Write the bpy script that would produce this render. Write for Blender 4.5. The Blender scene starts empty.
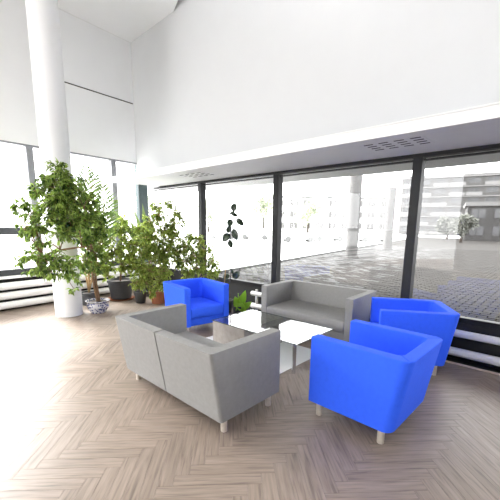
import bpy, bmesh, math, random
from mathutils import Vector, Matrix
R = math.radians
rnd = random.Random(7)
scene = bpy.context.scene
C = scene.collection

# ------------------------------------------------------------------ camera
EYE = 1.72; F = 338.1; PITCH = R(10.48); ROLL = R(.62); PCX, PCY = 250., 287.5
cd = bpy.data.cameras.new('camera'); cam = bpy.data.objects.new('camera', cd); C.objects.link(cam)
cd.sensor_width = 36; cd.lens = 36 * F / 500; cd.shift_y = (PCY - 250) / 500; cd.clip_end = 500
cam.matrix_world = Matrix.Translation((0, 0, EYE)) @ Matrix.Rotation(math.pi / 2 - PITCH, 4, 'X') @ Matrix.Rotation(ROLL, 4, 'Z')
scene.camera = cam

# ------------------------------------------------------------------ world, exposure
w = bpy.data.worlds.new('overcast_sky'); scene.world = w; w.use_nodes = True
bg = w.node_tree.nodes['Background']; bg.inputs[0].default_value = (1, 1, 1, 1); bg.inputs[1].default_value = 3.0
scene.view_settings.view_transform = 'Standard'; scene.view_settings.look = 'None'
scene.view_settings.exposure = 1.5; scene.view_settings.gamma = 1
scene.view_settings.use_curve_mapping = False
sd = bpy.data.lights.new('sun', 'SUN'); sd.energy = 7; sd.angle = R(32); sd.color = (1, .985, .965)
sun = bpy.data.objects.new('sun', sd); C.objects.link(sun)
sun.rotation_euler = Vector((.80, -.52, -.60)).to_track_quat('-Z', 'Y').to_euler()

# ------------------------------------------------------------------ frames: room axes
NW = Vector((math.sin(R(43.3)), math.cos(R(43.3)), 0)); TW = Vector((math.cos(R(43.3)), -math.sin(R(43.3)), 0))
NL = Vector((-math.sin(R(52)), math.cos(R(52)), 0)); TL = Vector((math.cos(R(52)), math.sin(R(52)), 0))
UP = Vector((0, 0, 1))
def PW(t, d, z=0): return TW * t + NW * d + UP * z
def PL(t, d, z=0): return TL * t + NL * d + UP * z
def cross_t(d, dl):      # t on the window axis where window-distance d meets left-distance dl
    return (dl - d * NL.dot(NW)) / NL.dot(TW)
def at(px, py, Y):       # a point of the room seen at px,py and Y metres ahead
    a, b = px - PCX, py - PCY
    u = (a * math.cos(ROLL) + b * math.sin(ROLL)) / F; v = -(-a * math.sin(ROLL) + b * math.cos(ROLL)) / F
    d = Vector((u, math.cos(PITCH) + v * math.sin(PITCH), -math.sin(PITCH) + v * math.cos(PITCH)))
    return d * (Y / d.y) + Vector((0, 0, EYE))

# ------------------------------------------------------------------ helpers
def tag(o, label=None, cat=None, group=None, kind=None):
    if label: o['label'] = label
    if cat: o['category'] = cat
    if group: o['group'] = group
    if kind: o['kind'] = kind
    return o
def link(name, me, m, parent=None):
    o = bpy.data.objects.new(name, me); C.objects.link(o)
    if m is not None and not me.materials: me.materials.append(m)
    if parent: o.parent = parent
    return o
def empty(name, loc=(0, 0, 0), rz=0):
    o = bpy.data.objects.new(name, None); C.objects.link(o); o.location = loc; o.rotation_euler = (0, 0, rz); o.empty_display_size = .1
    return o
def mesh_of(bm, name, smooth=False):
    bmesh.ops.recalc_face_normals(bm, faces=bm.faces)
    me = bpy.data.meshes.new(name); bm.to_mesh(me); bm.free()
    if smooth: me.polygons.foreach_set('use_smooth', [True] * len(me.polygons))
    return me
def hexa(bm, p):     # p: 8 points, bottom loop then top loop
    v = [bm.verts.new(q) for q in p]
    for f in ((0, 3, 2, 1), (4, 5, 6, 7), (0, 1, 5, 4), (1, 2, 6, 5), (2, 3, 7, 6), (3, 0, 4, 7)): bm.faces.new([v[i] for i in f])
    return v
def fbox(bm, PF, t0, t1, d0, d1, z0, z1, o=Vector()):
    hexa(bm, [PF(a, b, z) - o for z in (z0, z1) for a, b in ((t0, d0), (t1, d0), (t1, d1), (t0, d1))])
def PX(x, y, z=0): return Vector((x, y, z))
def boxobj(name, PF, t0, t1, d0, d1, z0, z1, m, parent=None, bev=0):
    """box in a room frame, origin at the middle of its base"""
    o0 = PF((t0 + t1) / 2, (d0 + d1) / 2, z0)
    bm = bmesh.new(); fbox(bm, PF, t0, t1, d0, d1, z0, z1, o0)
    if bev: bmesh.ops.bevel(bm, geom=bm.edges[:], offset=bev, segments=2, affect='EDGES', profile=.5)
    o = link(name, mesh_of(bm, name), m); o.location = o0
    if parent: o.parent = parent; o.location = o0 - parent.location if not parent.rotation_euler.z else o0
    return o
def tube(bm, pts, rad, n=8, cap=True):
    rings = []
    prev = None
    for i, p in enumerate(pts):
        p = Vector(p); a = Vector(pts[max(i - 1, 0)]); b = Vector(pts[min(i + 1, len(pts) - 1)])
        d = (b - a).normalized(); x = d.orthogonal().normalized() if prev is None else (prev - d * prev.dot(d)).normalized(); prev = x; y = d.cross(x)
        r = rad[i] if isinstance(rad, (list, tuple)) else rad
        rings.append([bm.verts.new(p + (x * math.cos(k * 2 * math.pi / n) + y * math.sin(k * 2 * math.pi / n)) * r) for k in range(n)])
    for a, b in zip(rings, rings[1:]):
        for k in range(n): bm.faces.new((a[k], a[(k + 1) % n], b[(k + 1) % n], b[k]))
    if cap: bm.faces.new(rings[0][::-1]); bm.faces.new(rings[-1])
def lathe(bm, prof, n=32, o=Vector()):
    rings = []
    for r, z in prof:
        rings.append([bm.verts.new(o + Vector((r * math.cos(k * 2 * math.pi / n), r * math.sin(k * 2 * math.pi / n), z))) for k in range(n)])
    for a, b in zip(rings, rings[1:]):
        for k in range(n): bm.faces.new((a[k], a[(k + 1) % n], b[(k + 1) % n], b[k]))
    if prof[0][0] > 0: bm.faces.new(rings[0][::-1])
    if prof[-1][0] > 0: bm.faces.new(rings[-1])
def smooth_by_angle(me, ang=40):
    me.polygons.foreach_set('use_smooth', [True] * len(me.polygons))
    bm = bmesh.new(); bm.from_mesh(me)
    for e in bm.edges:
        if len(e.link_faces) == 2 and e.calc_face_angle(0) > R(ang): e.smooth = False
    bm.to_mesh(me); bm.free()

# ------------------------------------------------------------------ materials
def mat(name, col, rough=.6, metal=0, spec=.5, noise=0, nscale=20, bump=0, bscale=200, sheen=0):
    m = bpy.data.materials.new(name); m.use_nodes = True; nt = m.node_tree; b = nt.nodes['Principled BSDF']
    b.inputs['Base Color'].default_value = (*col, 1); b.inputs['Roughness'].default_value = rough
    b.inputs['Metallic'].default_value = metal; b.inputs['Specular IOR Level'].default_value = spec
    if sheen: b.inputs['Sheen Weight'].default_value = sheen
    tc = nt.nodes.new('ShaderNodeTexCoord')
    if noise:
        n = nt.nodes.new('ShaderNodeTexNoise'); n.inputs['Scale'].default_value = nscale; n.inputs['Detail'].default_value = 5
        nt.links.new(tc.outputs['Object'], n.inputs['Vector'])
        r = nt.nodes.new('ShaderNodeMapRange'); r.inputs['To Min'].default_value = 1 - noise; r.inputs['To Max'].default_value = 1 + noise
        r.inputs['From Min'].default_value = .25; r.inputs['From Max'].default_value = .75
        nt.links.new(n.outputs['Fac'], r.inputs['Value'])
        x = nt.nodes.new('ShaderNodeMix'); x.data_type = 'RGBA'; x.blend_type = 'MULTIPLY'; x.inputs['Factor'].default_value = 1
        x.inputs['A'].default_value = (*col, 1); nt.links.new(r.outputs['Result'], x.inputs['B']); nt.links.new(x.outputs['Result'], b.inputs['Base Color'])
    if bump:
        n2 = nt.nodes.new('ShaderNodeTexNoise'); n2.inputs['Scale'].default_value = bscale; n2.inputs['Detail'].default_value = 3
        nt.links.new(tc.outputs['Object'], n2.inputs['Vector'])
        bp = nt.nodes.new('ShaderNodeBump'); bp.inputs['Strength'].default_value = bump; bp.inputs['Distance'].default_value = .002
        nt.links.new(n2.outputs['Fac'], bp.inputs['Height']); nt.links.new(bp.outputs['Normal'], b.inputs['Normal'])
    return m
def wood_mat():
    m = bpy.data.materials.new('herringbone_oak'); m.use_nodes = True; nt = m.node_tree; b = nt.nodes['Principled BSDF']; N = nt.nodes.new; L = nt.links.new
    uv = N('ShaderNodeUVMap'); oi = N('ShaderNodeObjectInfo'); ge = N('ShaderNodeNewGeometry')
    ad = N('ShaderNodeMath'); L(oi.outputs['Random'], ad.inputs[0]); L(ge.outputs['Random Per Island'], ad.inputs[1])
    fr = N('ShaderNodeMath'); fr.operation = 'FRACT'; L(ad.outputs[0], fr.inputs[0])
    off = N('ShaderNodeVectorMath'); off.operation = 'SCALE'; off.inputs[0].default_value = (37, 53, 19); L(ad.outputs[0], off.inputs['Scale'])
    va = N('ShaderNodeVectorMath'); L(uv.outputs[0], va.inputs[0]); L(off.outputs[0], va.inputs[1])
    mp = N('ShaderNodeMapping'); mp.inputs['Scale'].default_value = (3.2, 46, 1); L(va.outputs[0], mp.inputs['Vector'])
    n1 = N('ShaderNodeTexNoise'); n1.inputs['Scale'].default_value = 1; n1.inputs['Detail'].default_value = 6; n1.inputs['Distortion'].default_value = .6; L(mp.outputs[0], n1.inputs['Vector'])
    mp2 = N('ShaderNodeMapping'); mp2.inputs['Scale'].default_value = (3, 14, 1); L(va.outputs[0], mp2.inputs['Vector'])
    n2 = N('ShaderNodeTexNoise'); n2.inputs['Scale'].default_value = 1; n2.inputs['Detail'].default_value = 3; L(mp2.outputs[0], n2.inputs['Vector'])
    cr = N('ShaderNodeValToRGB'); e = cr.color_ramp.elements
    e[0].position = .26; e[0].color = (.14, .108, .087, 1); e[1].position = .70; e[1].color = (.315, .25, .203, 1)
    k = cr.color_ramp.elements.new(.45); k.color = (.255, .2, .161, 1)
    L(n1.outputs['Fac'], cr.inputs['Fac'])
    mr = N('ShaderNodeMapRange'); mr.inputs['To Min'].default_value = .94; mr.inputs['To Max'].default_value = 1.04; L(fr.outputs[0], mr.inputs['Value'])
    mr2 = N('ShaderNodeMapRange'); mr2.inputs['From Min'].default_value = .3; mr2.inputs['From Max'].default_value = .7; mr2.inputs['To Min'].default_value = .86; mr2.inputs['To Max'].default_value = 1.12; L(n2.outputs['Fac'], mr2.inputs['Value'])
    mu = N('ShaderNodeMath'); mu.operation = 'MULTIPLY'; L(mr.outputs[0], mu.inputs[0]); L(mr2.outputs[0], mu.inputs[1])
    x = N('ShaderNodeMix'); x.data_type = 'RGBA'; x.blend_type = 'MULTIPLY'; x.inputs['Factor'].default_value = 1
    L(cr.outputs[0], x.inputs['A']); L(mu.outputs[0], x.inputs['B']); L(x.outputs['Result'], b.inputs['Base Color'])
    b.inputs['Roughness'].default_value = .42; b.inputs['Specular IOR Level'].default_value = .55
    bp = N('ShaderNodeBump'); bp.inputs['Strength'].default_value = .25; bp.inputs['Distance'].default_value = .001; L(n1.outputs['Fac'], bp.inputs['Height']); L(bp.outputs[0], b.inputs['Normal'])
    return m
def glass_mat(name, tint=(1, 1, 1), ior=1.45, rough=0):
    m = bpy.data.materials.new(name); m.use_nodes = True; nt = m.node_tree; N = nt.nodes.new; L = nt.links.new
    nt.nodes.remove(nt.nodes['Principled BSDF']); out = nt.nodes['Material Output']
    tr = N('ShaderNodeBsdfTransparent'); tr.inputs[0].default_value = (*tint, 1); gl = N('ShaderNodeBsdfGlossy'); gl.inputs['Roughness'].default_value = rough
    fr = N('ShaderNodeFresnel'); ge = N('ShaderNodeNewGeometry'); im = N('ShaderNodeMix'); im.data_type = 'FLOAT'; im.inputs['A'].default_value = ior; im.inputs['B'].default_value = 1 / ior
    L(ge.outputs['Backfacing'], im.inputs['Factor']); L(im.outputs['Result'], fr.inputs['IOR'])
    mx = N('ShaderNodeMixShader'); L(fr.outputs[0], mx.inputs[0]); L(tr.outputs[0], mx.inputs[1]); L(gl.outputs[0], mx.inputs[2]); L(mx.outputs[0], out.inputs[0])
    return m
def leaf_mat(name, c0, c1, trans=.35, rough=.45):
    m = bpy.data.materials.new(name); m.use_nodes = True; nt = m.node_tree; N = nt.nodes.new; L = nt.links.new
    b = nt.nodes['Principled BSDF']; out = nt.nodes['Material Output']
    ge = N('ShaderNodeNewGeometry'); cr = N('ShaderNodeValToRGB'); e = cr.color_ramp.elements
    e[0].color = (*c0, 1); e[1].color = (*c1, 1); L(ge.outputs['Random Per Island'], cr.inputs[0])
    L(cr.outputs[0], b.inputs['Base Color']); b.inputs['Roughness'].default_value = rough
    t = N('ShaderNodeBsdfTranslucent'); L(cr.outputs[0], t.inputs[0])
    mx = N('ShaderNodeMixShader'); mx.inputs[0].default_value = trans; L(b.outputs[0], mx.inputs[1]); L(t.outputs[0], mx.inputs[2]); L(mx.outputs[0], out.inputs[0])
    return m
M = dict(
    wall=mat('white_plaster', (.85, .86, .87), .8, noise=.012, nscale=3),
    wall_up=mat('toned_down_wall_white', (.62, .63, .64), .85, noise=.012, nscale=3),  # darker copy of the wall white, offsets strong light on the upper wall
    wall2=mat('unseen_wall_plaster', (.80, .80, .80), .8, noise=.03, nscale=3),
    ceil=mat('ceiling_paint', (.87, .88, .89), .8, noise=.01, nscale=3),
    soffit=mat('soffit_board', (.80, .81, .80), .7, noise=.02, nscale=4),
    fascia=mat('fascia_white', (.88, .88, .88), .5, noise=.01),
    slit=mat('shadow_gap', (.05, .05, .05), .8, noise=.1),
    frame=mat('dark_aluminium', (.016, .0165, .018), .5, 0, .25, noise=.08),
    frame_glare=mat('glare_paled_aluminium', (.27, .275, .295), .4, .4, noise=.06),  # left frame metal paled, window glare put into its colour
    frame3=mat('slate_aluminium', (.035, .037, .042), .4, .4, noise=.06),
    black=mat('black_recess', (.012, .012, .012), .7, noise=.2),
    pipe=mat('white_enamel', (.82, .81, .80), .3, noise=.01),
    trim=mat('oak_trim', (.5, .41, .33), .5, noise=.1, nscale=30),
    wood=wood_mat(),
    blue=mat('blue_fabric', (.038, .135, 1.0), .8, spec=.15, noise=.05, nscale=25, bump=.25, bscale=420),
    grey=mat('grey_fabric', (.265, .262, .257), .7, spec=.3, noise=.06, nscale=25, bump=.3, bscale=420),
    leg=mat('brushed_steel', (.66, .60, .53), .4, .45, noise=.1),
    chrome=mat('chrome', (.75, .75, .76), .15, 1, noise=.02),
    glass=glass_mat('window_glass', (.97, .975, .975), 1.45),
    tglass=glass_mat('table_glass', (.82, .85, .84), 1.6),
    tedge=mat('glass_edge', (.06, .08, .075), .2, noise=.05),
    twood=mat('table_wood', (.33, .30, .275), .45, noise=.18, nscale=12),
    rug=mat('white_rug', (.86, .86, .85), .9, noise=.03, nscale=60, bump=.5, bscale=300),
    terra=mat('terracotta', (.33, .115, .05), .75, noise=.12),
    pot=mat('grey_plastic', (.045, .047, .052), .5, noise=.08),
    soil=mat('soil', (.03, .02, .014), .95, noise=.4, nscale=60),
    bark=mat('bark', (.22, .13, .07), .85, noise=.25, nscale=40),
    cane=mat('cane', (.38, .25, .11), .6, noise=.2, nscale=30),
    ficus=leaf_mat('ficus_leaf', (.045, .10, .025), (.42, .58, .12), .42),
    ficus2=leaf_mat('light_leaf', (.13, .21, .035), (.52, .62, .14), .45),
    palm=leaf_mat('palm_leaf', (.09, .15, .04), (.2, .28, .09), .3),
    rubber=leaf_mat('rubber_leaf', (.018, .034, .02), (.035, .06, .03), .08, .3),
    lime=leaf_mat('lime_leaf', (.32, .60, .03), (.42, .72, .05), .35),
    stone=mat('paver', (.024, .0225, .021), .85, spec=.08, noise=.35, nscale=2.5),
    stone_glare=mat('glare_paver', (.07, .07, .07), .85, spec=.08, noise=.2, nscale=2.5),  # paler copy of the paver, outdoor glare put into its colour
    stonej=mat('paver_joint', (.028, .027, .026), .9, noise=.2),
    road=mat('pale_asphalt', (.55, .55, .545), .9, noise=.05, nscale=.5),
    kerb=mat('kerb', (.06, .06, .06), .9, noise=.1),
    conc=mat('pale_concrete', (.62, .62, .61), .8, noise=.04, nscale=2),
    cpale=mat('pale_render', (.5, .5, .49), .8, noise=.04, nscale=.5),
    facade=mat('facade_render', (.085, .083, .082), .85, spec=.1, noise=.1, nscale=.5),
    facade2=mat('facade_dark', (.022, .021, .021), .85, noise=.3, nscale=.7),
    balc=mat('balcony_panel', (.12, .118, .117), .8, spec=.1, noise=.08, nscale=1),
    pane=mat('dark_pane', (.035, .036, .039), .35, noise=.3, nscale=.6),
    carw=mat('car_white', (.6, .6, .6), .3, noise=.01), carg=mat('car_grey', (.36, .365, .375), .3, noise=.01),
    cglass=mat('car_glass', (.15, .155, .16), .1, noise=.05), tyre=mat('tyre', (.09, .09, .09), .8, noise=.1),
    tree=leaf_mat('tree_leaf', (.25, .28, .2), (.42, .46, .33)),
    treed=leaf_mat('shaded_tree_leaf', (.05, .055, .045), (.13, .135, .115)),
    cpost=mat('green_post', (.05, .075, .08), .4, .2, noise=.15),
)
def china():
    m = mat('blue_white_china', (.75, .75, .74), .25, noise=.02); nt = m.node_tree; b = nt.nodes['Principled BSDF']; N = nt.nodes.new; L = nt.links.new
    tc = N('ShaderNodeTexCoord'); v = N('ShaderNodeTexVoronoi'); v.inputs['Scale'].default_value = 22; L(tc.outputs['Object'], v.inputs['Vector'])
    n = N('ShaderNodeTexNoise'); n.inputs['Scale'].default_value = 16; L(tc.outputs['Object'], n.inputs['Vector'])
    mu = N('ShaderNodeMath'); mu.operation = 'MULTIPLY'; L(v.outputs['Distance'], mu.inputs[0]); L(n.outputs['Fac'], mu.inputs[1])
    cr = N('ShaderNodeValToRGB'); e = cr.color_ramp.elements; e[0].position = .17; e[0].color = (.09, .10, .22, 1); e[1].position = .25; e[1].color = (.62, .61, .62, 1)
    L(mu.outputs[0], cr.inputs[0]); L(cr.outputs[0], b.inputs['Base Color']); return m
M['china'] = china()

# ================================================================== SETTING
DW, DL, DU, ZC, ZS = 5.06, 7.87, 4.57, 5.99, 2.69
TC = cross_t(DW, DL)                       # room corner on the window axis
# floor ----------------------------------------------------------
bm = bmesh.new()
hexa(bm, [Vector((x, y, z)) for z in (-.12, -.012) for x, y in ((-11, -6), (8.2, -6), (8.2, 12), (-11, 12))])
for n_, d_ in ((NW, 4.76), (NL, 7.9)):
    geo = bm.verts[:] + bm.edges[:] + bm.faces[:]
    r_ = bmesh.ops.bisect_plane(bm, geom=geo, plane_co=n_ * d_, plane_no=n_, clear_outer=True)
    bmesh.ops.holes_fill(bm, edges=bm.edges[:])
uvl = bm.loops.layers.uv.new('UVMap')
for f in bm.faces:
    for l in f.loops: l[uvl].uv = (l.vert.co.x, l.vert.co.y)
floor = link('floor', mesh_of(bm, 'floor'), M['wood']); tag(floor, 'grey brown oak herringbone parquet floor', kind='structure')
PWD, PN = .1, 6; PLN = PWD * PN; FA = R(3)
def plank_box(bm, x0, y0, ang, uvl):
    g = .0005
    ex = Vector((math.cos(ang), math.sin(ang), 0)); ey = Vector((-ex.y, ex.x, 0)); o = Vector((x0, y0, 0))
    c = .0009
    pts = [(g, g, -.012), (PLN - g, g, -.012), (PLN - g, PWD - g, -.012), (g, PWD - g, -.012),
           (g, g, -c), (PLN - g, g, -c), (PLN - g, PWD - g, -c), (g, PWD - g, -c),
           (g + c, g + c, 0), (PLN - g - c, g + c, 0), (PLN - g - c, PWD - g - c, 0), (g + c, PWD - g - c, 0)]
    v = [bm.verts.new(o + ex * p[0] + ey * p[1] + UP * p[2]) for p in pts]
    for k in range(4):
        for b in (0, 4):
            q = [b + k, b + (k + 1) % 4, b + 4 + (k + 1) % 4, b + 4 + k]
            f = bm.faces.new([v[i] for i in q])
            for l, i in zip(f.loops, q): l[uvl].uv = pts[i][:2]
    f = bm.faces.new(v[8:12])
    for l, i in zip(f.loops, (8, 9, 10, 11)): l[uvl].uv = pts[i][:2]
    return v
bm = bmesh.new(); uvl = bm.loops.layers.uv.new('UVMap'); plank_box(bm, 0, 0, 0, uvl); plank_me = mesh_of(bm, 'plank')
plank_me.materials.append(M['wood'])
ca, sa = math.cos(FA), math.sin(FA)
def fw(a, b): return Vector((a * ca - b * sa, a * sa + b * ca, 0))
def project(p):
    X, Y, Z = p.x, p.y, p.z - EYE
    d = Y * math.cos(PITCH) - Z * math.sin(PITCH); up = Y * math.sin(PITCH) + Z * math.cos(PITCH)
    if d < .2: return None
    return PCX + F * X / d, PCY - F * up / d, d
cands = []
for i in range(-95, 70):
    for j in range(5, 112):
        d = (i - j) % (2 * PN)
        if d == 0: corner, ang, ctr = fw(i * PWD, j * PWD), FA, fw((i + PN / 2) * PWD, (j + .5) * PWD)
        elif d == 2 * PN - 1: corner, ang, ctr = fw((i + 1) * PWD, j * PWD), FA + math.pi / 2, fw((i + .5) * PWD, (j + PN / 2) * PWD)
        else: continue
        if NW.dot(ctr) > 5.1 or NL.dot(ctr) > 8.2: continue
        q = project(ctr)
        if q is None or not (-170 < q[0] < 670 and q[1] < 640): continue
        inside = NW.dot(ctr) < 4.44 and NL.dot(ctr) < 7.55
        vis = inside and -25 < q[0] < 525 and q[1] < 530
        cands.append((0 if vis else 1, q[2], corner, ang))
cands.sort(key=lambda c: (c[0], c[1]))
rest = bmesh.new(); uvl = rest.loops.layers.uv.new('UVMap')
for k, (b_, d_, corner, ang) in enumerate(cands):
    if k < 300 and b_ == 0:
        o = link('plank', plank_me, None, floor); o.location = corner; o.rotation_euler = (0, 0, ang)
    else: plank_box(rest, corner.x, corner.y, ang, uvl)
for n_, d_ in ((NW, 4.76), (NL, 7.86)):
    bmesh.ops.bisect_plane(rest, geom=rest.verts[:] + rest.edges[:] + rest.faces[:], plane_co=n_ * d_, plane_no=n_, clear_outer=True)
me = mesh_of(rest, 'planks'); o = link('planks', me, M['wood'], floor); o['kind'] = 'stuff'

# window wall: sill wall, recess, upper wall, soffit --------------
T1 = 4.2
boxobj('floor_recess', PW, TC - .1, T1, 4.76, 5.25, -.14, -.02, M['black'])['kind'] = 'structure'
tag(boxobj('trim_1', PW, TC, T1 - .02, 4.76, 4.785, -.02, .018, M['trim']), 'pale oak strip along the floor edge below the pipes', kind='structure')
tag(boxobj('wall_window_side', PW, TC, T1, 5.05, 5.18, -.02, .49, M['black']), 'black low wall under the big windows', kind='structure')
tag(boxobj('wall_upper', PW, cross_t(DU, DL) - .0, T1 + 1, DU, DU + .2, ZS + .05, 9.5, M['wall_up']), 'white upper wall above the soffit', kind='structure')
sof = empty('soffit', PW(-2, 4.4, ZS)); tag(sof, 'white soffit box above the windows', kind='structure')
boxobj('soffit_board', PW, -8.1, T1 + 1, 3.87, DW + .1, ZS, ZS + .05, M['soffit'], sof)
boxobj('fascia', PW, -8.15, T1 + 1, 3.84, 3.87, ZS - .012, ZS + .10, M['fascia'], sof)
boxobj('fascia_lip', PW, -8.15, T1 + 1, 3.83, 3.87, ZS + .10, ZS + .118, M['soffit'], sof)
boxobj('soffit_top', PW, -8.1, T1 + 1, 3.87, DU, ZS + .05, ZS + .09, M['fascia'], sof)
# window_1 (big windows)
w1 = empty('window_1', PW(-3, DW, .48)); tag(w1, 'long dark framed window wall behind the sofas', kind='structure')
zb, zt = .55, 2.64
boxobj('bottom_rail', PW, TC, T1, DW - .02, DW + .10, .48, zb, M['frame'], w1, .006)
boxobj('top_rail', PW, TC, T1, DW - .02, DW + .10, zt, ZS, M['frame'], w1, .006)
boxobj('inner_bead', PW, TC, T1, DW + .005, DW + .06, zt - .045, zt - .022, M['frame'], w1)
mull = [TC + .06, -6.35, -4.11, -1.655, .75, 3.1]
for i, t in enumerate(mull[1:]):
    boxobj('mullion', PW, t - .062, t + .062, DW - .04, DW + .10, zb, zt, M['frame'], w1, .006)
for a, b in zip(mull, mull[1:] + [T1]):
    boxobj('pane', PW, a + .06, b - .06, DW + .03, DW + .036, zb, zt, M['glass'], w1)
# corner post
boxobj('corner_post', PL, 5.33, 5.60, DL - .03, DL + .12, .70, 3.2, M['cpost'], w1, .01)

# left wall -------------------------------------------------------
A0, A1 = -6.0, PW(TC, DW).dot(TL) + .0
AU = PW(cross_t(DU, DL), DU).dot(TL)
wl = empty('wall_left', PL(2, DL + .1, 0)); tag(wl, 'white left wall of large panels above the windows', kind='structure')
boxobj('wall_sheet', PL, A0, A1 + .3, DL + .03, DL + .2, 3.22, 9.5, M['wall'], wl)
boxobj('panel', PL, A0, 3.2, DL, DL + .03, 3.22, 6.6, M['wall'], wl)
boxobj('panel', PL, 3.2, AU, DL, DL + .03, 3.22, 4.615, M['wall'], wl)
boxobj('panel', PL, 3.2, AU, DL, DL + .03, 4.645, 6.6, M['wall'], wl)
boxobj('shadow_gap', PL, 3.2, AU, DL + .02, DL + .031, 4.615, 4.645, M['slit'], wl)
tag(boxobj('wall_left_base', PL, A0, A1, DL + .02, DL + .15, -.02, .67, M['black']), 'dark low wall under the left windows', kind='structure')
w2 = empty('window_2', PL(2, DL, .7)); tag(w2, 'tall bright window on the left wall', kind='structure')
boxobj('bottom_rail', PL, A0, A1, DL - .02, DL + .1, .68, .80, M['frame3'], w2, .006)
boxobj('transom', PL, A0, A1, DL - .02, DL + .1, 1.48, 1.62, M['frame3'], w2, .006)
boxobj('top_rail', PL, A0, AU + .02, DL - .01, DL + .08, 3.205, 3.24, M['frame_glare'], w2)
ml = [-4.6, -2.1, .40, 2.88, 4.68]
for t in ml: boxobj('mullion', PL, t - .065, t + .065, DL - .02, DL + .1, .80, 3.21, M['frame_glare'], w2, .006)
for a, b in zip([A0] + ml, ml + [A1]):
    boxobj('pane', PL, a + .065, b - .065, DL + .04, DL + .046, .80, 1.48, M['glass'], w2)
    boxobj('pane', PL, a + .065, b - .065, DL + .04, DL + .046, 1.62, 3.21, M['glass'], w2)
tag(boxobj('trim_2', PL, A0, A1, DL - .10, DL + .02, .625, .675, M['pipe'], None, .01), 'white sill board below the left windows', kind='structure')
# ceiling (low slab with an edge, higher ceiling beyond) ----------
k0 = Vector((-1.77, 8.12, 0)); kd = Vector((.31, -.657, 0)).normalized()
edge_end = k0 + kd * 16
poly = [PL(AU + .3, DL + .2), PW(cross_t(DU, DL), DU + .1), k0 + NW * .12, k0, edge_end, PL(-8, DL + .2)]
bm = bmesh.new()
lo = [bm.verts.new(Vector((p.x, p.y, ZC))) for p in poly]; f = bm.faces.new(lo)
ex = bmesh.ops.extrude_face_region(bm, geom=[f]); bmesh.ops.translate(bm, verts=[v for v in ex['geom'] if isinstance(v, bmesh.types.BMVert)], vec=(0, 0, .5))
tag(link('ceiling', mesh_of(bm, 'ceiling'), M['ceil']), 'flat white lower ceiling in the corner', kind='structure')
tag(boxobj('ceiling_upper', PW, -7, T1, -1.5, DU + .1, 9.3, 9.5, M['ceil']), 'unseen high white ceiling over the seating, left open behind for light', kind='structure')  # added out of view to cut top light, stops short to let some in
tag(boxobj('trim_3', PL, 2.9, AU, DL - .012, DL, ZC - .015, ZC, M['soffit']), 'thin grey line where ceiling meets left wall', kind='structure')
tag(boxobj('shade_wall_right', PW, T1, T1 + .2, -6, DW + .1, -.1, 9.5, M['wall2']), 'unseen white side wall added right of the seating to cut light', kind='structure')  # added out of view to keep light off the near right side
tag(boxobj('shade_wall_rear', PW, -3.5, T1, -6.2, -6, -.1, 9.5, M['wall2']), 'unseen white rear wall added behind the camera to cut light', kind='structure')  # added unseen to block light from behind, open at the left
# round column ----------------------------------------------------
bm = bmesh.new(); lathe(bm, [(.235, 0), (.235, ZC)], 48); me = mesh_of(bm, 'round_column'); smooth_by_angle(me)
col_pos = Vector((-3.45, 6.27, 0))
o = link('round_column', me, M['wall']); o.location = col_pos; tag(o, 'white round column rising to the ceiling behind the big ficus', 'column')

# soffit vents ----------------------------------------------------
def vent(t, d, label):
    v = empty('ceiling_vent', PW(t, d, ZS)); tag(v, label, 'vent', 'slot vents in the soffit')
    boxobj('vent_plate', PW, t - .36, t + .36, d - .22, d + .22, ZS - .004, ZS, M['soffit'], v)
    for i in range(4):
        for j in range(4):
            tt = t - .27 + .18 * i; dd = d - .165 + .11 * j
            boxobj('slot', PW, tt - .055, tt + .055, dd - .016, dd + .016, ZS - .006, ZS - .003, M['black'], v)
vent(-1.68, 4.30, 'slotted air vent in the soffit above the right window post')
vent(-5.6, 4.36, 'slotted air vent in the soffit above the plants')

# heating pipes ---------------------------------------------------
def pipes(name, PF, a0, a1, d, rows, label, posts):
    e = empty(name, PF((a0 + a1) / 2, d, 0)); tag(e, label, 'radiator')
    for z, r in rows:
        bm = bmesh.new(); o0 = PF((a0 + a1) / 2, d, 0)
        p0, p1 = PF(a0, d, z) - o0, PF(a1, d, z) - o0; dv = (p1 - p0).normalized()
        tube(bm, [p0 - dv * .03, p0 - dv * .018, p0, p1, p1 + dv * .018, p1 + dv * .03], [r * .5, r * .85, r, r, r * .85, r * .5], 20)
        me = mesh_of(bm, 'pipe'); smooth_by_angle(me, 50); link('pipe', me, M['pipe'], e)
    for t in posts:
        bm = bmesh.new(); tube(bm, [PF(t, d, 0 if PF is PL else -.02) - o0, PF(t, d, rows[0][0] + rows[0][1] + .04) - o0], .028, 12); link('pipe_bracket', mesh_of(bm, 'pipe_bracket', True), M['pipe'], e)
pipes('heating_pipe', PW, -4.62, T1 - .06, 4.975, ((.35, .048), (.095, .055)), 'pair of thick white heating pipes running below the big windows', (-4.5, -2.2, .3, 2.6))
pipes('heating_pipe', PL, A0, 5.2, 7.76, ((.49, .072), (.30, .072), (.11, .072)), 'three stacked white heating pipes below the left window', (0.2, 4.5))

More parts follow.
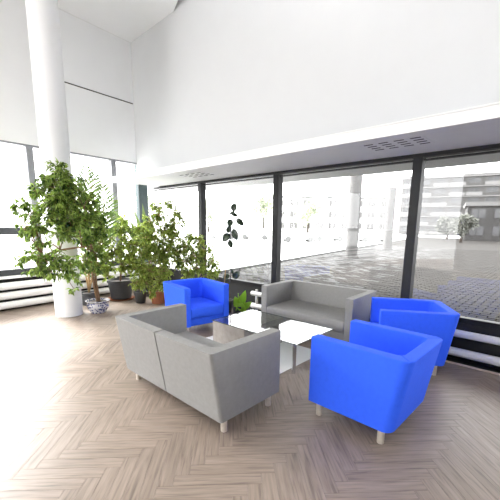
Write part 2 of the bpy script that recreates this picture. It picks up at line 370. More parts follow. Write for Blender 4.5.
# ================================================================== FURNITURE
HT, Z0, DT, DB = .758, .14, .858, .755
ARM = .105
def shear(x, y, z): return Vector((x, y * (DB + (DT - DB) * (z - Z0) / (HT - Z0)) / DT, z))
def arc(cx, cy, r, a0, a1, n=5): return [(cx + r * math.cos(R(a0 + (a1 - a0) * k / n)), cy + r * math.sin(R(a0 + (a1 - a0) * k / n))) for k in range(n + 1)]
def slab(name, plan, z0, z1, m, parent, top_b=.022, sharp=.004, soft_idx=()):
    """extrude a plan polygon, bevel the rims"""
    bm = bmesh.new()
    lo = [bm.verts.new(shear(x, y, z0)) for x, y in plan]; hi = [bm.verts.new(shear(x, y, z1)) for x, y in plan]
    n = len(plan); bm.faces.new(lo[::-1]); bm.faces.new(hi)
    for k in range(n): bm.faces.new((lo[k], lo[(k + 1) % n], hi[(k + 1) % n], hi[k]))
    bm.normal_update()
    bwl = bm.edges.layers.float.new('bevel_weight_edge')
    hs = set(hi)
    for e in bm.edges:
        a, b = e.verts
        vert = (a in hs) != (b in hs)
        if not vert: e[bwl] = 1. if (a in hs) else .6
        elif e.calc_face_angle(0) > R(35):
            k = (lo + hi).index(a) % n
            e[bwl] = sharp / top_b if k in soft_idx else .75
    me = mesh_of(bm, name); o = link(name, me, m, parent)
    md = o.modifiers.new('bevel', 'BEVEL'); md.limit_method = 'WEIGHT'; md.width = top_b; md.segments = 4; md.use_clamp_overlap = True
    me.polygons.foreach_set('use_smooth', [True] * len(me.polygons))
    wn = o.modifiers.new('wn', 'WEIGHTED_NORMAL'); wn.keep_sharp = True
    return o
def pillow(name, x0, x1, y0, y1, z0, z1, m, parent, crown=.02):
    bm = bmesh.new(); N_ = 14
    g = [[None] * (N_ + 1) for _ in range(N_ + 1)]
    hexa(bm, [shear(x, y, z) for z in (z0, z1) for x, y in ((x0, y0), (x1, y0), (x1, y1), (x0, y1))])
    bmesh.ops.subdivide_edges(bm, edges=bm.edges[:], cuts=7, use_grid_fill=True)
    cx, cy = (x0 + x1) / 2, (y0 + y1) / 2
    for v in bm.verts:
        if v.co.z > (z0 + z1) / 2:
            a = max(0, 1 - ((v.co.x - cx) / (x1 - x0) * 2) ** 4); b = max(0, 1 - ((v.co.y - cy) / (y1 - y0) * 2) ** 4)
            v.co.z += crown * a * b
        if v.co.y < y0 + .001: v.co.y -= .014 * max(0, 1 - ((v.co.z - (z0 + z1) / 2) / (z1 - z0) * 2) ** 2)
    me = mesh_of(bm, name, True); o = link(name, me, m, parent)
    md = o.modifiers.new('bevel', 'BEVEL'); md.limit_method = 'ANGLE'; md.angle_limit = R(50); md.width = .022; md.segments = 3
    o.modifiers.new('wn', 'WEIGHTED_NORMAL')
    return o
def seat_unit(name, W, m, split, RC, ri):
    e = empty(name); h = W / 2
    # corner arcs, split on the mitre
    oc = arc(h - RC, DT - RC, RC, 0, 45); oc2 = arc(h - RC, DT - RC, RC, 45, 90)
    icx, icy = h - ARM, DT - ARM
    ica = arc(icx - ri, icy - ri, ri, 45, 0, 4); icb = arc(icx - ri, icy - ri, ri, 90, 45, 4); ic = ica[0]
    arm = [(h, 0)] + oc + ica + [(icx, 0)]
    na = len(arm)
    slab('armrest', arm, Z0, HT, m, e, soft_idx=(len(oc), len(oc) + 1))
    o = slab('armrest', [(-x, y) for x, y in arm][::-1], Z0, HT, m, e, soft_idx=tuple(na - 1 - k for k in (len(oc), len(oc) + 1)))
    hb = icb + oc2; back = hb + [(-x, y) for x, y in hb[::-1]]; a_ = len(icb); nb = len(back)
    if not split: slab('backrest', back, Z0, HT, m, e, soft_idx=(a_ - 1, a_, nb - a_, nb - a_ - 1))
    else:
        half = icb + oc2 + [(.008, DT), (.008, icy)]; n = len(half); si = (a_ - 1, a_, n - 1, n - 2)
        slab('backrest', half, Z0, HT, m, e, soft_idx=si)
        slab('backrest', [(-x, y) for x, y in half][::-1], Z0, HT, m, e, soft_idx=tuple(n - 1 - k for k in si))
        bm = bmesh.new(); hexa(bm, [shear(x, y, z) for z in (Z0 + .01, HT - .01) for x, y in ((-.03, icy + .02), (.03, icy + .02), (.03, DT - .012), (-.03, DT - .012))]); link('back_seam', mesh_of(bm, 'back_seam'), M['slit'], e)
    xi = h - ARM - .002
    bm = bmesh.new(); hexa(bm, [shear(x, y, z) for z in (Z0 + .004, .262) for x, y in ((-xi, .02), (xi, .02), (xi, DT - ARM - .004), (-xi, DT - ARM - .004))])
    bmesh.ops.bevel(bm, geom=bm.edges[:], offset=.008, segments=2, affect='EDGES'); link('seat_base', mesh_of(bm, 'seat_base'), m, e)
    pillow('seat_cushion', -xi, xi, .006, DT - ARM - .004, .266, .43, m, e)
    bm = bmesh.new(); lathe(bm, [(.025, 0), (.028, .003), (.028, Z0 + .01)], 20); lm = mesh_of(bm, 'leg'); smooth_by_angle(lm); lm.materials.append(M['leg'])
    for sx in (-1, 1):
        for y in (.075, DB - .10):
            o = link('leg', lm, None, e); o.location = (sx * (h - .075), y, 0)
    return e
def copy_tree(o, parent=None):
    c = o.copy(); C.objects.link(c); c.parent = parent
    for ch in list(o.children): copy_tree(ch, c)
    return c
def place(o, x, y, deg, label, cat, group):
    o.location = (x, y, 0); o.rotation_euler = (0, 0, R(deg)); tag(o, label, cat, group)
s1 = seat_unit('sofa', 1.56, M['grey'], True, .03, .015)
s2 = seat_unit('sofa', 1.56, M['grey'], False, .03, .015)
place(s1, -.28, 3.56, 137.2, 'grey fabric two seat sofa nearest the camera with its seamed back to us', 'sofa', 'grey sofas')
place(s2, .78, 4.893, -40.5, 'grey fabric sofa facing the table in front of the big window', 'sofa', 'grey sofas')
c1 = seat_unit('armchair', .813, M['blue'], False, .085, .06); c2 = copy_tree(c1); c3 = copy_tree(c1)
place(c1, .83, 3.16, -134.3, 'bright blue armchair nearest the camera seen from behind', 'armchair', 'blue armchairs')
place(c2, 1.61, 4.21, -101.9, 'bright blue armchair beside the white pipes at the right window', 'armchair', 'blue armchairs')
place(c3, -.67, 5.26, 37.6, 'bright blue armchair in front of the potted plants', 'armchair', 'blue armchairs')

# rug and table ---------------------------------------------------
tag(boxobj('rug', PW, -3.9, -2.29, 2.75, 3.9, 0, .008, M['rug'], None, .003), 'white rug under the glass coffee table', 'rug')
tq = [Vector((-.53, 4.60, 0)), Vector((.53, 3.63, 0))]
tdir = (tq[1] - tq[0]).normalized(); ndir = Vector((-tdir.y, tdir.x, 0)); TLn, TWd = 1.44, .84
ct = empty('coffee_table', tq[0] + tdir * TLn / 2 + ndir * TWd / 2, math.atan2(tdir.y, tdir.x)); tag(ct, 'glass topped coffee table between the sofas with a wooden box support', 'table')
def lb(name, x0, x1, y0, y1, z0, z1, m, bev=0):
    bm = bmesh.new(); hexa(bm, [Vector((x, y, z)) for z in (z0, z1) for x, y in ((x0, y0), (x1, y0), (x1, y1), (x0, y1))])
    if bev: bmesh.ops.bevel(bm, geom=bm.edges[:], offset=bev, segments=2, affect='EDGES')
    return link(name, mesh_of(bm, name), m, ct)
hx, hy = TLn / 2, TWd / 2
lb('glass_top', -hx, hx, -hy, hy, .392, .40, M['tglass'])
for a in ((-hx, hx, -hy - .004, -hy), (-hx, hx, hy, hy + .004), (-hx - .004, -hx, -hy - .004, hy + .004), (hx, hx + .004, -hy - .004, hy + .004)): lb('glass_edge', *a, .391, .401, M['tedge'])
lb('side_panel', -hx + .005, -hx + .035, -hy + .01, hy - .01, .008, .39, M['twood'], .002)
lb('front_panel', -hx + .036, -hx + .62, -hy + .01, -hy + .035, .008, .39, M['twood'], .002)
lb('front_panel', -hx + .036, -hx + .62, hy - .035, hy - .01, .008, .39, M['twood'], .002)
lb('side_panel', -hx + .59, -hx + .62, -hy + .036, hy - .036, .008, .39, M['twood'], .002)
for y in (-1, 1):
    bm = bmesh.new(); lathe(bm, [(.024, .0), (.024, .382), (.034, .384), (.034, .39)], 20, Vector((hx - .09, y * (hy - .09), 0))); me = mesh_of(bm, 'leg'); smooth_by_angle(me); link('leg', me, M['chrome'], ct)

# ================================================================== PLANTS
def leaf_geo(V, Fc, p, d, nrm, L_, W_, fold=.25):
    """folded pointed leaf: 2 x 2 faces"""
    s = d.cross(nrm).normalized(); n2 = s.cross(d).normalized(); b = len(V)
    V += [p, p + d * L_ * .45 + s * W_ * .5 + n2 * W_ * fold, p + d * L_ * .48, p + d * L_ * .45 - s * W_ * .5 + n2 * W_ * fold, p + d * L_ - n2 * L_ * .12]
    Fc += [(b, b + 1, b + 2), (b + 1, b + 4, b + 2), (b, b + 2, b + 3), (b + 2, b + 4, b + 3)]
def rvec(r): 
    while True:
        v = Vector((r.uniform(-1, 1), r.uniform(-1, 1), r.uniform(-1, 1)))
        if .01 < v.length < 1: return v
def curve_pts(a, b, sag, r, n=5):
    o = []
    j = rvec(r) * (b - a).length * .07
    for k in range(n + 1):
        f = k / n; p = a.lerp(b, f) + UP * sag * math.sin(math.pi * f) + j * math.sin(math.pi * f); o.append(p)
    return o
def leafy(name, base, trunk, clusters, nleaf, size, leafm, barkm, label, cat, trunk_r, seed, avoid=None, stems_from=.5, parent=None):
    """plant rooted at base; clusters: (x, y, z, r) in the room"""
    r = random.Random(seed); o0 = Vector(base)
    e = parent or empty(name, base)
    if not parent: tag(e, label, cat)
    for tr in trunk:
        bm = bmesh.new(); tp = [Vector(p) - o0 for p in tr]; n = len(tp)
        tube(bm, tp, [trunk_r * (1 - .55 * k / (n - 1)) for k in range(n)], 8); me = mesh_of(bm, 'trunk', True); link('trunk', me, barkm, e)
    V, Fc = [], []; bb = bmesh.new()
    tot = sum(c[3] ** 2 for c in clusters)
    for c in clusters:
        cc = Vector(c[:3]) - o0
        best = min(((Vector(p) - o0) for tr in trunk for p in tr[int(len(tr) * stems_from):]), key=lambda p: (p - cc).length + max(0, p.z - cc.z) * 2)
        tube(bb, curve_pts(best, cc, .05, r), [trunk_r * .38, trunk_r * .34, trunk_r * .3, trunk_r * .25, trunk_r * .2, trunk_r * .15], 5)
        k_n = max(4, int(nleaf * c[3] ** 2 / tot)); nt = max(2, k_n // 9)
        tw = []
        for _ in range(nt):
            v = rvec(r); v = v.normalized() * c[3] * (.45 + .55 * r.random()); v.z *= .9
            tip = cc + v; pts = curve_pts(cc + v * .15, tip, c[3] * .12, r, 3); tube(bb, pts, [.005, .004, .003, .0015], 3, False); tw.append(pts)
        for k in range(k_n):
            pts = tw[k % nt]; f = r.random() ** .7 * 3; i = min(int(f), 2); p = pts[i].lerp(pts[i + 1], f - i)
            out = (pts[3] - pts[0]).normalized()
            d = (out * .7 + rvec(r) * .9 + Vector((0, 0, -.45))).normalized(); nn = (UP * 1.1 + rvec(r) * .8).normalized()
            if abs(d.dot(nn)) > .95: nn = d.orthogonal()
            if avoid:
                q = p + o0 - avoid[0]
                if math.hypot(q.x, q.y) < avoid[1]: continue
            s = size * r.uniform(.7, 1.25); leaf_geo(V, Fc, p, d, nn, s, s * .5)
    link('branches', mesh_of(bb, 'branches', True), barkm, e)
    me = bpy.data.meshes.new('foliage'); me.from_pydata(V, [], Fc); f = link('foliage', me, leafm, e); f['kind'] = 'stuff'
    return e
def pot(e, prof, m, soil_z, soil_r, saucer=None):
    bm = bmesh.new(); lathe(bm, prof, 36); me = mesh_of(bm, 'pot'); smooth_by_angle(me, 35); link('pot', me, m, e)
    bm = bmesh.new(); lathe(bm, [(soil_r, soil_z - .02), (soil_r, soil_z), (soil_r * .5, soil_z + .012), (.001, soil_z + .015)], 24); link('soil', mesh_of(bm, 'soil', True), M['soil'], e)
    if saucer:
        bm = bmesh.new(); lathe(bm, [(saucer * .85, 0), (saucer, .03), (saucer - .008, .03), (saucer * .84, .008), (.01, .008)], 36); me = mesh_of(bm, 'saucer'); smooth_by_angle(me, 35); link('saucer', me, M['terra'], e)

# big ficus -------------------------------------------------------
b1 = Vector((-2.98, 6.46, 0))
clusters = [(*at(x, y, Y), r) for x, y, Y, r in (
    (57, 167, 5.3, .13), (60, 174, 5.25, .19), (68, 180, 5.3, .20), (50, 180, 5.25, .18), (76, 190, 5.4, .24), (60, 190, 5.2, .26), (60, 200, 5.2, .27), (38, 193, 5.3, .20), (22, 203, 5.25, .15), (30, 214, 5.35, .20),
    (47, 207, 5.25, .25), (70, 208, 5.3, .30), (88, 203, 5.7, .24), (98, 218, 6.1, .2), (82, 222, 5.45, .28), (58, 222, 5.2, .27), (38, 228, 5.2, .2), (28, 236, 5.25, .15),
    (66, 235, 5.25, .22), (92, 236, 5.9, .22), (104, 232, 6.2, .16),
    (30, 255, 5.2, .17), (20, 262, 5.2, .12), (40, 264, 5.15, .21), (55, 260, 5.2, .22), (68, 265, 5.3, .23), (52, 274, 5.1, .2), (36, 272, 5.15, .15), (72, 278, 5.4, .17), (82, 262, 5.7, .18), (74, 289, 5.4, .09), (92, 262, 6.0, .15), (88, 250, 5.9, .16), (98, 228, 6.0, .24), (101, 244, 6.1, .20), (96, 256, 6.1, .18), (84, 240, 5.7, .22), (45, 244, 5.15, .15), (24, 228, 5.2, .16), (16, 208, 5.2, .10), (88, 214, 5.7, .24), (72, 224, 5.3, .26), (100, 270, 6.1, .12))]
tp = [b1 + UP * .2, at(94, 285, 6.42), at(92, 270, 6.38), at(91, 255, 6.33), at(91, 242, 6.15), at(89, 226, 5.85), at(84, 208, 5.5), at(74, 190, 5.35), at(62, 174, 5.28)]
tp2 = [b1 + UP * .2 + Vector((.03, .02, 0)), at(96, 283, 6.45), at(95, 268, 6.45), at(94, 250, 6.25), at(91, 246, 5.85), at(82, 247, 5.48), at(60, 250, 5.25), at(42, 256, 5.2)]
e = leafy('ficus_tree', b1, [tp, tp2], clusters, 7000, .085, M['ficus'], M['bark'], 'large weeping ficus tree in a small blue and white china pot', 'plant', .026, 3, avoid=(col_pos, .31))
pot(e, [(.13, 0), (.14, .02), (.19, .09), (.205, .15), (.19, .20), (.215, .23), (.225, .24), (.20, .24), (.18, .20)], M['china'], .205, .185, None)

# second ficus in grey pot ----------------------------------------
b2 = Vector((-2.98, 7.66, 0))
clusters = [(*at(x, y, Y), r) for x, y, Y, r in (
    (118, 232, 7.5, .26), (108, 240, 7.4, .24), (128, 242, 7.4, .26), (116, 252, 7.2, .30), (104, 256, 7.2, .22), (132, 256, 7.2, .26), (124, 266, 7.1, .26), (110, 268, 7.2, .22), (138, 266, 7.2, .2), (100, 266, 7.2, .16), (122, 222, 7.6, .2), (136, 230, 7.5, .2), (107, 276, 7.2, .14))]
tp = [b2 + UP * .4, at(121, 268, 7.6), at(120, 255, 7.55), at(122, 240, 7.55), at(120, 226, 7.6)]
e = leafy('ficus_shrub', b2, [tp], clusters, 2900, .08, M['ficus2'], M['bark'], 'bushy light green ficus in a dark grey pot on a terracotta saucer', 'plant', .022, 5)
pot(e, [(.20, .03), (.22, .035), (.27, .40), (.29, .405), (.295, .46), (.275, .46), (.255, .40)], M['pot'], .41, .26, .30)

# palm behind (long feathery fronds) -------------------------------
def frond(V, Fc, bb, a, b, sag, ll, r):
    pts = curve_pts(a, b, sag, r, 10); tube(bb, pts, [.016 - .001 * k for k in range(11)], 5)
    for k in range(4, 33, 2):
        f = k / 33 * 10; i = min(int(f), 9); p = pts[i].lerp(pts[i + 1], f - i); d0 = (pts[i + 1] - pts[i]).normalized(); s = d0.cross(NL).normalized()
        for sg in (-1, 1):
            d = (d0 * .9 + s * sg * .8 - UP * .1 + rvec(r) * .1).normalized(); L_ = ll * math.sin(math.pi * (.12 + .8 * k / 33))
            leaf_geo(V, Fc, p, d, NL, L_, .042, .1)
def palm(base, tips, label, seed, leafm):
    r = random.Random(seed); e = empty('potted_palm', base); tag(e, label, 'plant'); V, Fc = [], []; bb = bmesh.new(); o0 = Vector(base)
    for t, sag in tips: frond(V, Fc, bb, UP * .25, t - o0, sag, .46, r)
    link('stalks', mesh_of(bb, 'stalks', True), M['cane'], e); me = bpy.data.meshes.new('fronds'); me.from_pydata(V, [], Fc); f = link('fronds', me, leafm, e); f['kind'] = 'stuff'
    pot(e, [(.13, 0), (.14, .004), (.17, .26), (.18, .27), (.165, .27), (.155, .24)], M['pot'], .245, .156)
palm(Vector((-3.45, 7.1, 0)), [(at(86, 168, 6.95), .3), (at(95, 175, 7.0), .3), (at(103, 186, 7.05), .3), (at(76, 180, 6.8), .25), (at(113, 200, 7.2), .25), (at(96, 196, 6.9), .3), (at(108, 214, 7.0), .3)], 'feathery palm rising behind the big ficus by the window', 11, M['palm'])
# sword-leaved plant
b3 = Vector((-2.42, 8.05, 0)); e = empty('dracaena', b3); tag(e, 'spiky dracaena with upright sword leaves behind the bamboo', 'plant'); r = random.Random(21)
tops = [(108, 200), (113, 208), (134, 206), (142, 198), (128, 214), (150, 212), (146, 222), (120, 218)]
sm = bmesh.new(); tube(sm, [UP * .22, UP * .6 + Vector((.02, 0, 0)), UP * 1.0], [.03, .025, .02], 8); link('stem', mesh_of(sm, 'stem', True), M['bark'], e)
for (x, y) in tops:
    q = at(x, y, 7.95) - b3; V, Fc = [], []; a = UP * 1.0; d = (q - a); s = d.cross(Vector((0, 1, .2))).normalized(); n_ = s.cross(d).normalized()
    for k in range(9):
        f = k / 8; wv = .06 * math.sin(math.pi * (.18 + .82 * f)) + .001; c = a + d * f - UP * .12 * f * f; b = len(V)
        V += [c - s * wv + n_ * .012, c, c + s * wv + n_ * .012]
        if k: Fc += [(b - 3, b - 2, b + 1, b), (b - 2, b - 1, b + 2, b + 1)]
    me = bpy.data.meshes.new('leaf'); me.from_pydata(V, [], Fc); link('leaf', me, M['palm'], e)
pot(e, [(.12, 0), (.13, .004), (.155, .24), (.165, .25), (.15, .25), (.14, .22)], M['pot'], .225, .142)

# bamboo like shrub in terracotta pot ------------------------------
b4 = Vector((-2.02, 7.3, 0))
clusters = [(*at(x, y, Y), r) for x, y, Y, r in (
    (158, 207, 7.3, .14), (170, 205, 7.2, .13), (176, 213, 7.2, .15), (160, 217, 7.2, .2), (172, 224, 7.15, .18), (182, 222, 7.1, .10), (150, 222, 7.2, .2), (164, 232, 7.1, .24), (148, 238, 7.1, .24), (140, 230, 7.2, .15), (158, 245, 7.0, .26), (172, 242, 7.0, .22), (144, 254, 7.0, .26), (160, 260, 6.9, .28), (138, 268, 7.0, .24), (150, 272, 6.9, .26), (166, 272, 6.8, .24), (146, 284, 6.8, .22), (160, 284, 6.75, .22), (138, 284, 6.9, .18), (152, 293, 6.75, .14), (168, 290, 6.7, .16), (132, 258, 7.1, .2), (134, 246, 7.2, .2), (166, 253, 6.9, .24), (176, 232, 7.1, .14))]
tr = []
for k in range(6):
    a = k * 1.05; s_ = Vector((math.cos(a) * .09, math.sin(a) * .09, .22)); tx, ty = ((152, 222), (160, 212), (168, 210), (174, 216), (146, 235), (164, 240))[k]
    q = at(tx, ty, 7.2); tr.append([(b4 + s_).lerp(q, f) + Vector((.03 * math.sin(5 * f + k), .03 * math.cos(4 * f + k), 0)) for f in (0, .2, .4, .6, .8, 1)])
tr[0][0] = b4 + Vector((.09, 0, .22))
e = leafy('bamboo_plant', b4, tr, clusters, 7200, .072, M['ficus2'], M['cane'], 'tall airy bamboo like plant in a terracotta pot between the grey pot and blue armchair', 'plant', .012, 8, stems_from=.2)
pot(e, [(.13, 0), (.14, .004), (.185, .24), (.2, .245), (.2, .29), (.18, .29), (.165, .23)], M['terra'], .235, .168)
# right bush behind blue armchair ----------------------------------
b5 = Vector((-1.28, 7.25, 0))
clusters = [(*at(x, y, Y), r) for x, y, Y, r in (
    (190, 237, 7.1, .14), (200, 242, 7.1, .17), (186, 248, 7.0, .22), (206, 252, 7.0, .18), (196, 256, 6.95, .24), (212, 262, 7.0, .18), (182, 262, 6.9, .22), (200, 268, 6.9, .22), (216, 272, 6.95, .12), (176, 252, 7.0, .2), (210, 276, 6.9, .14), (190, 274, 6.9, .2))]
tr = [[b5 + UP * .22, b5.lerp(at(190, 262, 7.1), .5) + UP * .22, at(190, 262, 7.1), at(192, 240, 7.1)], [b5 + UP * .22, b5 + Vector((.1, 0, .5)), at(206, 266, 7.05), at(204, 246, 7.05)]]
e = leafy('leafy_shrub', b5, tr, clusters, 3200, .072, M['ficus2'], M['cane'], 'rounded green shrub just behind the far blue armchair', 'plant', .013, 9, stems_from=.3)
pot(e, [(.13, 0), (.14, .004), (.175, .24), (.185, .245), (.185, .28), (.17, .28), (.155, .23)], M['terra'], .235, .158)
# small grey pot with seedling
b6 = Vector((-2.42, 7.32, 0)); r = random.Random(4)
cl = [(b6.x + dx, b6.y + dy, z, .14) for dx, dy, z in ((0, 0, .62), (-.12, .02, .52), (.1, .05, .5), (.02, -.08, .74))]
e = leafy('small_shrub', b6, [[b6 + UP * .2, b6 + UP * .4, b6 + UP * .62]], cl, 120, .085, M['ficus2'], M['cane'], 'small green plant in a small grey pot beside the terracotta pot', 'plant', .01, 31)
pot(e, [(.09, 0), (.10, .004), (.135, .22), (.145, .225), (.145, .25), (.13, .25), (.12, .2)], M['pot'], .205, .122)

# rubber plant ----------------------------------------------------
b7 = PW(-4.86, 4.45)
e = empty('rubber_plant', b7); tag(e, 'slender rubber plant with few dark oval leaves against the window', 'plant'); r = random.Random(2)
YR = b7.y
st = [UP * .2, at(231, 275, YR) - b7, at(230, 245, YR) - b7, at(231, 225, YR) - b7, at(233, 206, YR) - b7]
bm = bmesh.new(); tube(bm, st, [.012, .010, .009, .008, .004], 8); link('stem', mesh_of(bm, 'stem', True), M['pot'], e)
st2 = [UP * .2 + Vector((-.05, 0, 0)), at(225.5, 270, YR) - b7, at(225.5, 250, YR) - b7, at(226, 240, YR) - b7]
bm = bmesh.new(); tube(bm, st2, [.008, .008, .007, .006], 8); link('stake', mesh_of(bm, 'stake', True), M['cane'], e)
def big_leaf(c, d, nrm, L_, W_, m, e, bend=.12):
    d = d.normalized(); s = d.cross(nrm).normalized(); n2 = s.cross(d).normalized(); V, Fc = [], []; K = 8
    for k in range(K + 1):
        f = k / K; wv = W_ * .5 * math.sin(math.pi * f ** .85) ** .7 if 0 < f < 1 else .002
        p = c + d * L_ * (f - .5) - n2 * bend * L_ * (2 * f - 1) ** 2; b = len(V)
        V += [p - s * wv + n2 * wv * .22, p - s * wv * .5 + n2 * wv * .06, p, p + s * wv * .5 + n2 * wv * .06, p + s * wv + n2 * wv * .22]
        if k: Fc += [(b - 5 + i, b - 4 + i, b + 1 + i, b + i) for i in range(4)]
    me = bpy.data.meshes.new('leaf'); me.from_pydata(V, [], Fc); me.polygons.foreach_set('use_smooth', [True] * len(Fc))
    o = link('leaf', me, m, e); md = o.modifiers.new('th', 'SOLIDIFY'); md.thickness = .002; return o
for (x, y, dx, dz, L_, W_) in ((234, 207, .1, 1, .17, .13), (232, 213, -.8, -.2, .12, .06), (235, 215, .9, -.3, .14, .07), (240, 222, .75, -.7, .20, .11), (230, 223, -.2, -1, .16, .12), (229, 229, -.4, -1, .17, .10), (235, 234.5, .35, -1, .24, .13), (226, 237.5, -.7, -.8, .2, .14), (230.5, 244, .3, -1, .17, .10), (226, 277, -.6, -.7, .17, .12), (236, 275, .5, .6, .2, .14), (232, 271, -.3, 1, .1, .06)):
    c = at(x, y, YR + r.uniform(-.06, .06)) - b7
    big_leaf(c, Vector((dx, r.uniform(-.25, .25), dz)), Vector((r.uniform(-.3, .3), -1, .25)), L_, W_, M['rubber'], e)
pot(e, [(.11, 0), (.12, .004), (.15, .22), (.16, .225), (.16, .25), (.145, .25), (.135, .2)], M['pot'], .205, .136)
# lime plant
b8 = PW(-4.55, 4.5); e = empty('lime_leaf_plant', b8); tag(e, 'low plant with bright lime green broad leaves by the pipe end', 'plant')
for (x, y, dx, dz, L_, W_) in ((242, 300, .35, 1, .38, .15), (237, 303, -.25, 1, .26, .15), (240, 307, -.7, .45, .26, .13), (246, 306, .7, .6, .26, .12), (241, 309, .2, 1, .24, .2)):
    big_leaf(at(x, y, b8.y - .1) - b8, Vector((dx, -.2, dz)), Vector((.1, -1, .3)), L_, W_, M['lime'], e)
bm = bmesh.new(); tube(bm, [UP * .15, UP * .3, UP * .42], [.012, .01, .006], 6); link('stem', mesh_of(bm, 'stem', True), M['lime'], e)
pot(e, [(.09, 0), (.10, .004), (.12, .16), (.125, .18), (.11, .18), (.105, .15)], M['pot'], .155, .106)

# ================================================================== OUTSIDE
GZ = -.05
bm = bmesh.new(); hexa(bm, [Vector((x, y, z)) for z in (-.6, GZ - .15) for x, y in ((-150, -120), (150, -120), (150, 180), (-150, 180))])
tag(link('ground', mesh_of(bm, 'ground'), M['road']), 'pale sunlit open ground outside the windows', kind='structure')
KA = Vector((-3.2, 9.5, 0)); KD = Vector((.545, .838, 0)).normalized(); KN = Vector((KD.y, -KD.x, 0))     # kerb line: paving on its right
def PK(t, d, z=0): return KA + KD * t + KN * d + UP * z
tag(boxobj('pavement_base', PK, -1.5, 60, .05, 45, GZ - .16, GZ - .03, M['stone']), 'grey paved terrace outside the big windows', kind='structure')
pav = bpy.data.objects['pavement_base']
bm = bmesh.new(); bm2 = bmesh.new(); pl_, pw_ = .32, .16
def paver(bm, t, d):
    g_ = .006; c_ = .006; z = GZ + rnd.uniform(-.004, .003)
    q = PW(t + .16, d + .08)
    if (q - KA).dot(KN) < .2: return
    lo = [bm.verts.new(PW(a, b, GZ - .04) - pav.location) for a, b in ((t + g_, d + g_), (t + pl_ - g_, d + g_), (t + pl_ - g_, d + pw_ - g_), (t + g_, d + pw_ - g_))]
    hi = [bm.verts.new(PW(a, b, z) - pav.location) for a, b in ((t + g_ + c_, d + g_ + c_), (t + pl_ - g_ - c_, d + g_ + c_), (t + pl_ - g_ - c_, d + pw_ - g_ - c_), (t + g_ + c_, d + pw_ - g_ - c_))]
    bm.faces.new(hi)
    for k in range(4): bm.faces.new((lo[k], lo[(k + 1) % 4], hi[(k + 1) % 4], hi[k]))
j = 0; d = 5.28
while d < 32:
    t = -14 - (j % 2) * pl_ / 2
    while t < 16: paver(bm2 if t + 3.2 * rnd.uniform(-1, 1) < -6.8 - .12 * (d - 5) else bm, t, d); t += pl_  # glare-coloured pavers take over toward the left, mixed at random
    d += pw_; j += 1
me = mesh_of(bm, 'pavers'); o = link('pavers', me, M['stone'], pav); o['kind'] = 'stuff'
me = mesh_of(bm2, 'glare_pavers'); o = link('glare_pavers', me, M['stone_glare'], pav); o['kind'] = 'stuff'
tag(boxobj('kerb_line', PK, -6, 60, -.06, .06, GZ - .15, GZ + .06, M['kerb']), 'thin dark kerb line between terrace and road', kind='structure')
tag(boxobj('canopy', PW, -14, 12, 5.2, 8.5, 3.0, 3.25, M['cpale']), 'grey canopy slab overhanging the terrace outside the windows', kind='structure')
# canopy columns outside
for (x, y), lab in (((351, 258), 'white round canopy column outside the middle pane'), ((387, 250), 'white round canopy column outside near the right window post')):
    a, b = x - PCX, y - PCY
    q = at(x, y, 1.) - Vector((0, 0, EYE)); s_ = (GZ - EYE) / q.z; base = Vector((0, 0, EYE)) + q * s_
    bm = bmesh.new(); lathe(bm, [(.42, 0), (.42, .10), (.33, .11), (.33, 4.6)], 32); me = mesh_of(bm, 'canopy_column'); smooth_by_angle(me)
    o = link('canopy_column', me, M['facade']); o.location = base; tag(o, lab, 'column', 'outdoor canopy columns')
# ---- apartment building
def ground_pt(px, Y): return Vector(((px - PCX) / F * Y, Y, GZ))
def block(name, c, rz, W, Dp, H_, floors, bays, wall, label, pane_m, balcony=True):
    e = empty(name, c, rz); tag(e, label, 'building')
    def b(nm, x0, x1, y0, y1, z0, z1, m, par=e):
        bm = bmesh.new(); hexa(bm, [Vector((x, y, z)) for z in (z0, z1) for x, y in ((x0, y0), (x1, y0), (x1, y1), (x0, y1))]); return link(nm, mesh_of(bm, nm), m, par)
    b('walls', -W / 2, W / 2, 0, Dp, 0, H_, wall); b('roof', -W / 2 - .3, W / 2 + .3, -.3, Dp, H_, H_ + .5, M['balc'])
    fh = H_ / floors; bw = W / bays
    for f in range(floors):
        if balcony: b('balcony', -W / 2, W / 2, -1.1, 0, f * fh + fh * .96 - .12, f * fh + fh * .96 + .05, M['balc'])
        for k in range(bays):
            x = -W / 2 + bw * (k + .5)
            p = b('window', x - bw * .33, x + bw * .33, -.08, .02, f * fh + fh * .28, f * fh + fh * .86, M['balc'] if balcony else wall)
            b('pane', x - bw * .30, x - .05, -.12, -.07, f * fh + fh * .31, f * fh + fh * .83, pane_m, p); b('pane', x + .05, x + bw * .30, -.12, -.07, f * fh + fh * .31, f * fh + fh * .83, pane_m, p)
            if balcony and (k + f) % 3: b('balcony_panel', x - bw * .46, x + bw * .46, -1.12, -1.06, f * fh + fh * .0 + .05, f * fh + fh * .36, M['balc'])
    return e
block('apartment_building', ground_pt(482, 74) + Vector((6, 0, 0)), R(-28), 46, 12, 13, 6, 14, M['facade'], 'long grey apartment block with rows of balconies beyond the paved terrace', M['pane'])
block('dark_house', ground_pt(520, 44), R(-30), 13, 8, 4.6, 2, 5, M['facade2'], 'dark low building in front of the apartment block at right', M['pane'], False)
block('pale_office', ground_pt(330, 100), R(4), 34, 12, 9.5, 3, 9, M['cpale'], 'pale low building far behind the parked cars', M['balc'], False)
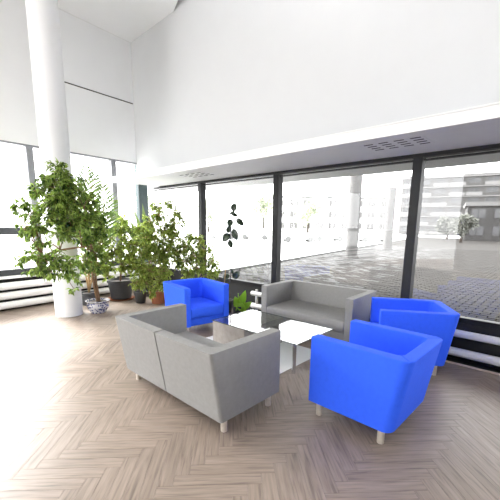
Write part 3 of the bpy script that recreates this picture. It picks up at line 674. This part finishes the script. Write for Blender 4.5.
# ---- cars
def car(c, rz, m, label):
    e = empty('parked_car', c, rz); tag(e, label, 'car', 'parked cars outside')
    prof = [(-2.1, .35), (2.1, .35), (2.15, .6), (2.0, .85), (1.15, .95), (.55, 1.4), (-1.0, 1.45), (-1.75, 1.0), (-2.12, .9)]
    def ext(nm, prof, hw, hw2, m):
        bm = bmesh.new(); a = [bm.verts.new((x, -(hw if z < 1 else hw2), z)) for x, z in prof]; b = [bm.verts.new((x, hw if z < 1 else hw2, z)) for x, z in prof]; n = len(prof)
        bm.faces.new(a); bm.faces.new(b[::-1])
        for k in range(n): bm.faces.new((a[k], a[(k + 1) % n], b[(k + 1) % n], b[k]))
        me = mesh_of(bm, nm); o = link(nm, me, m, e); return o
    o = ext('body', prof, .85, .68, m); md = o.modifiers.new('b', 'BEVEL'); md.width = .05; md.segments = 2
    for s in (-1, 1):
        bm = bmesh.new(); vs = [bm.verts.new((x, s * y, z)) for y in (.70, .80) for x, z in ()]
        hexa(bm, [Vector(p) for p in ((-1.45, s * .7, 1.0), (.95, s * .7, 1.0), (.95, s * .862, .99), (-1.45, s * .862, .99), (-.95, s * .6, 1.36), (.5, s * .6, 1.33), (.5, s * .715, 1.33), (-.95, s * .715, 1.36))]); link('side_window', mesh_of(bm, 'side_window'), M['cglass'], e)
        for x in (-1.3, 1.35):
            bm = bmesh.new(); lathe(bm, [(.2, -.1), (.33, -.1), (.34, 0), (.33, .1), (.2, .1)], 20)
            o = link('wheel', mesh_of(bm, 'wheel'), M['tyre'], e); o.rotation_euler = (math.pi / 2, 0, 0); o.location = (x, s * .78, .34)
cars = [(297, 40, 4, 'carg', 'grey parked car outside just right of the middle window post'), (326, 43, 8, 'carw', 'white parked car outside left of the canopy columns'), (372, 42, 0, 'carg', 'grey parked car outside between the two canopy columns'),
        (255, 46, 170, 'carw', 'white parked car outside beside the slender rubber plant'), (222, 47, 175, 'carg', 'grey parked car outside left of the slender rubber plant'), (340, 56, 0, 'carw', 'white parked car outside in the second row')]
for px, Y, rz, m, lab in cars: car(ground_pt(px, Y) - UP * .15, R(rz), M[m], lab)
# ---- trees
def tree(px, Y, h, rw, m, label, seed):
    r = random.Random(seed); e = empty('street_tree', ground_pt(px, Y) - UP * .15); tag(e, label, 'tree', 'trees outside the windows')
    bm = bmesh.new(); tube(bm, [Vector((0, 0, 0)), Vector((.1, 0, h * .3)), Vector((0, .1, h * .6))], [.18, .14, .08], 8); link('trunk', mesh_of(bm, 'trunk', True), M['soil'], e)
    V, Fc = [], []
    for k in range(7):
        c = Vector((r.uniform(-1, 1) * rw * .6, r.uniform(-1, 1) * rw * .6, h * r.uniform(.45, .85)))
        for q in range(170):
            v = rvec(r); p = c + v.normalized() * rw * .55 * (r.random() ** .4); leaf_geo(V, Fc, p, rvec(r).normalized(), rvec(r).normalized(), .42, .26)
    me = bpy.data.meshes.new('foliage'); me.from_pydata(V, [], Fc); f = link('foliage', me, m, e); f['kind'] = 'stuff'
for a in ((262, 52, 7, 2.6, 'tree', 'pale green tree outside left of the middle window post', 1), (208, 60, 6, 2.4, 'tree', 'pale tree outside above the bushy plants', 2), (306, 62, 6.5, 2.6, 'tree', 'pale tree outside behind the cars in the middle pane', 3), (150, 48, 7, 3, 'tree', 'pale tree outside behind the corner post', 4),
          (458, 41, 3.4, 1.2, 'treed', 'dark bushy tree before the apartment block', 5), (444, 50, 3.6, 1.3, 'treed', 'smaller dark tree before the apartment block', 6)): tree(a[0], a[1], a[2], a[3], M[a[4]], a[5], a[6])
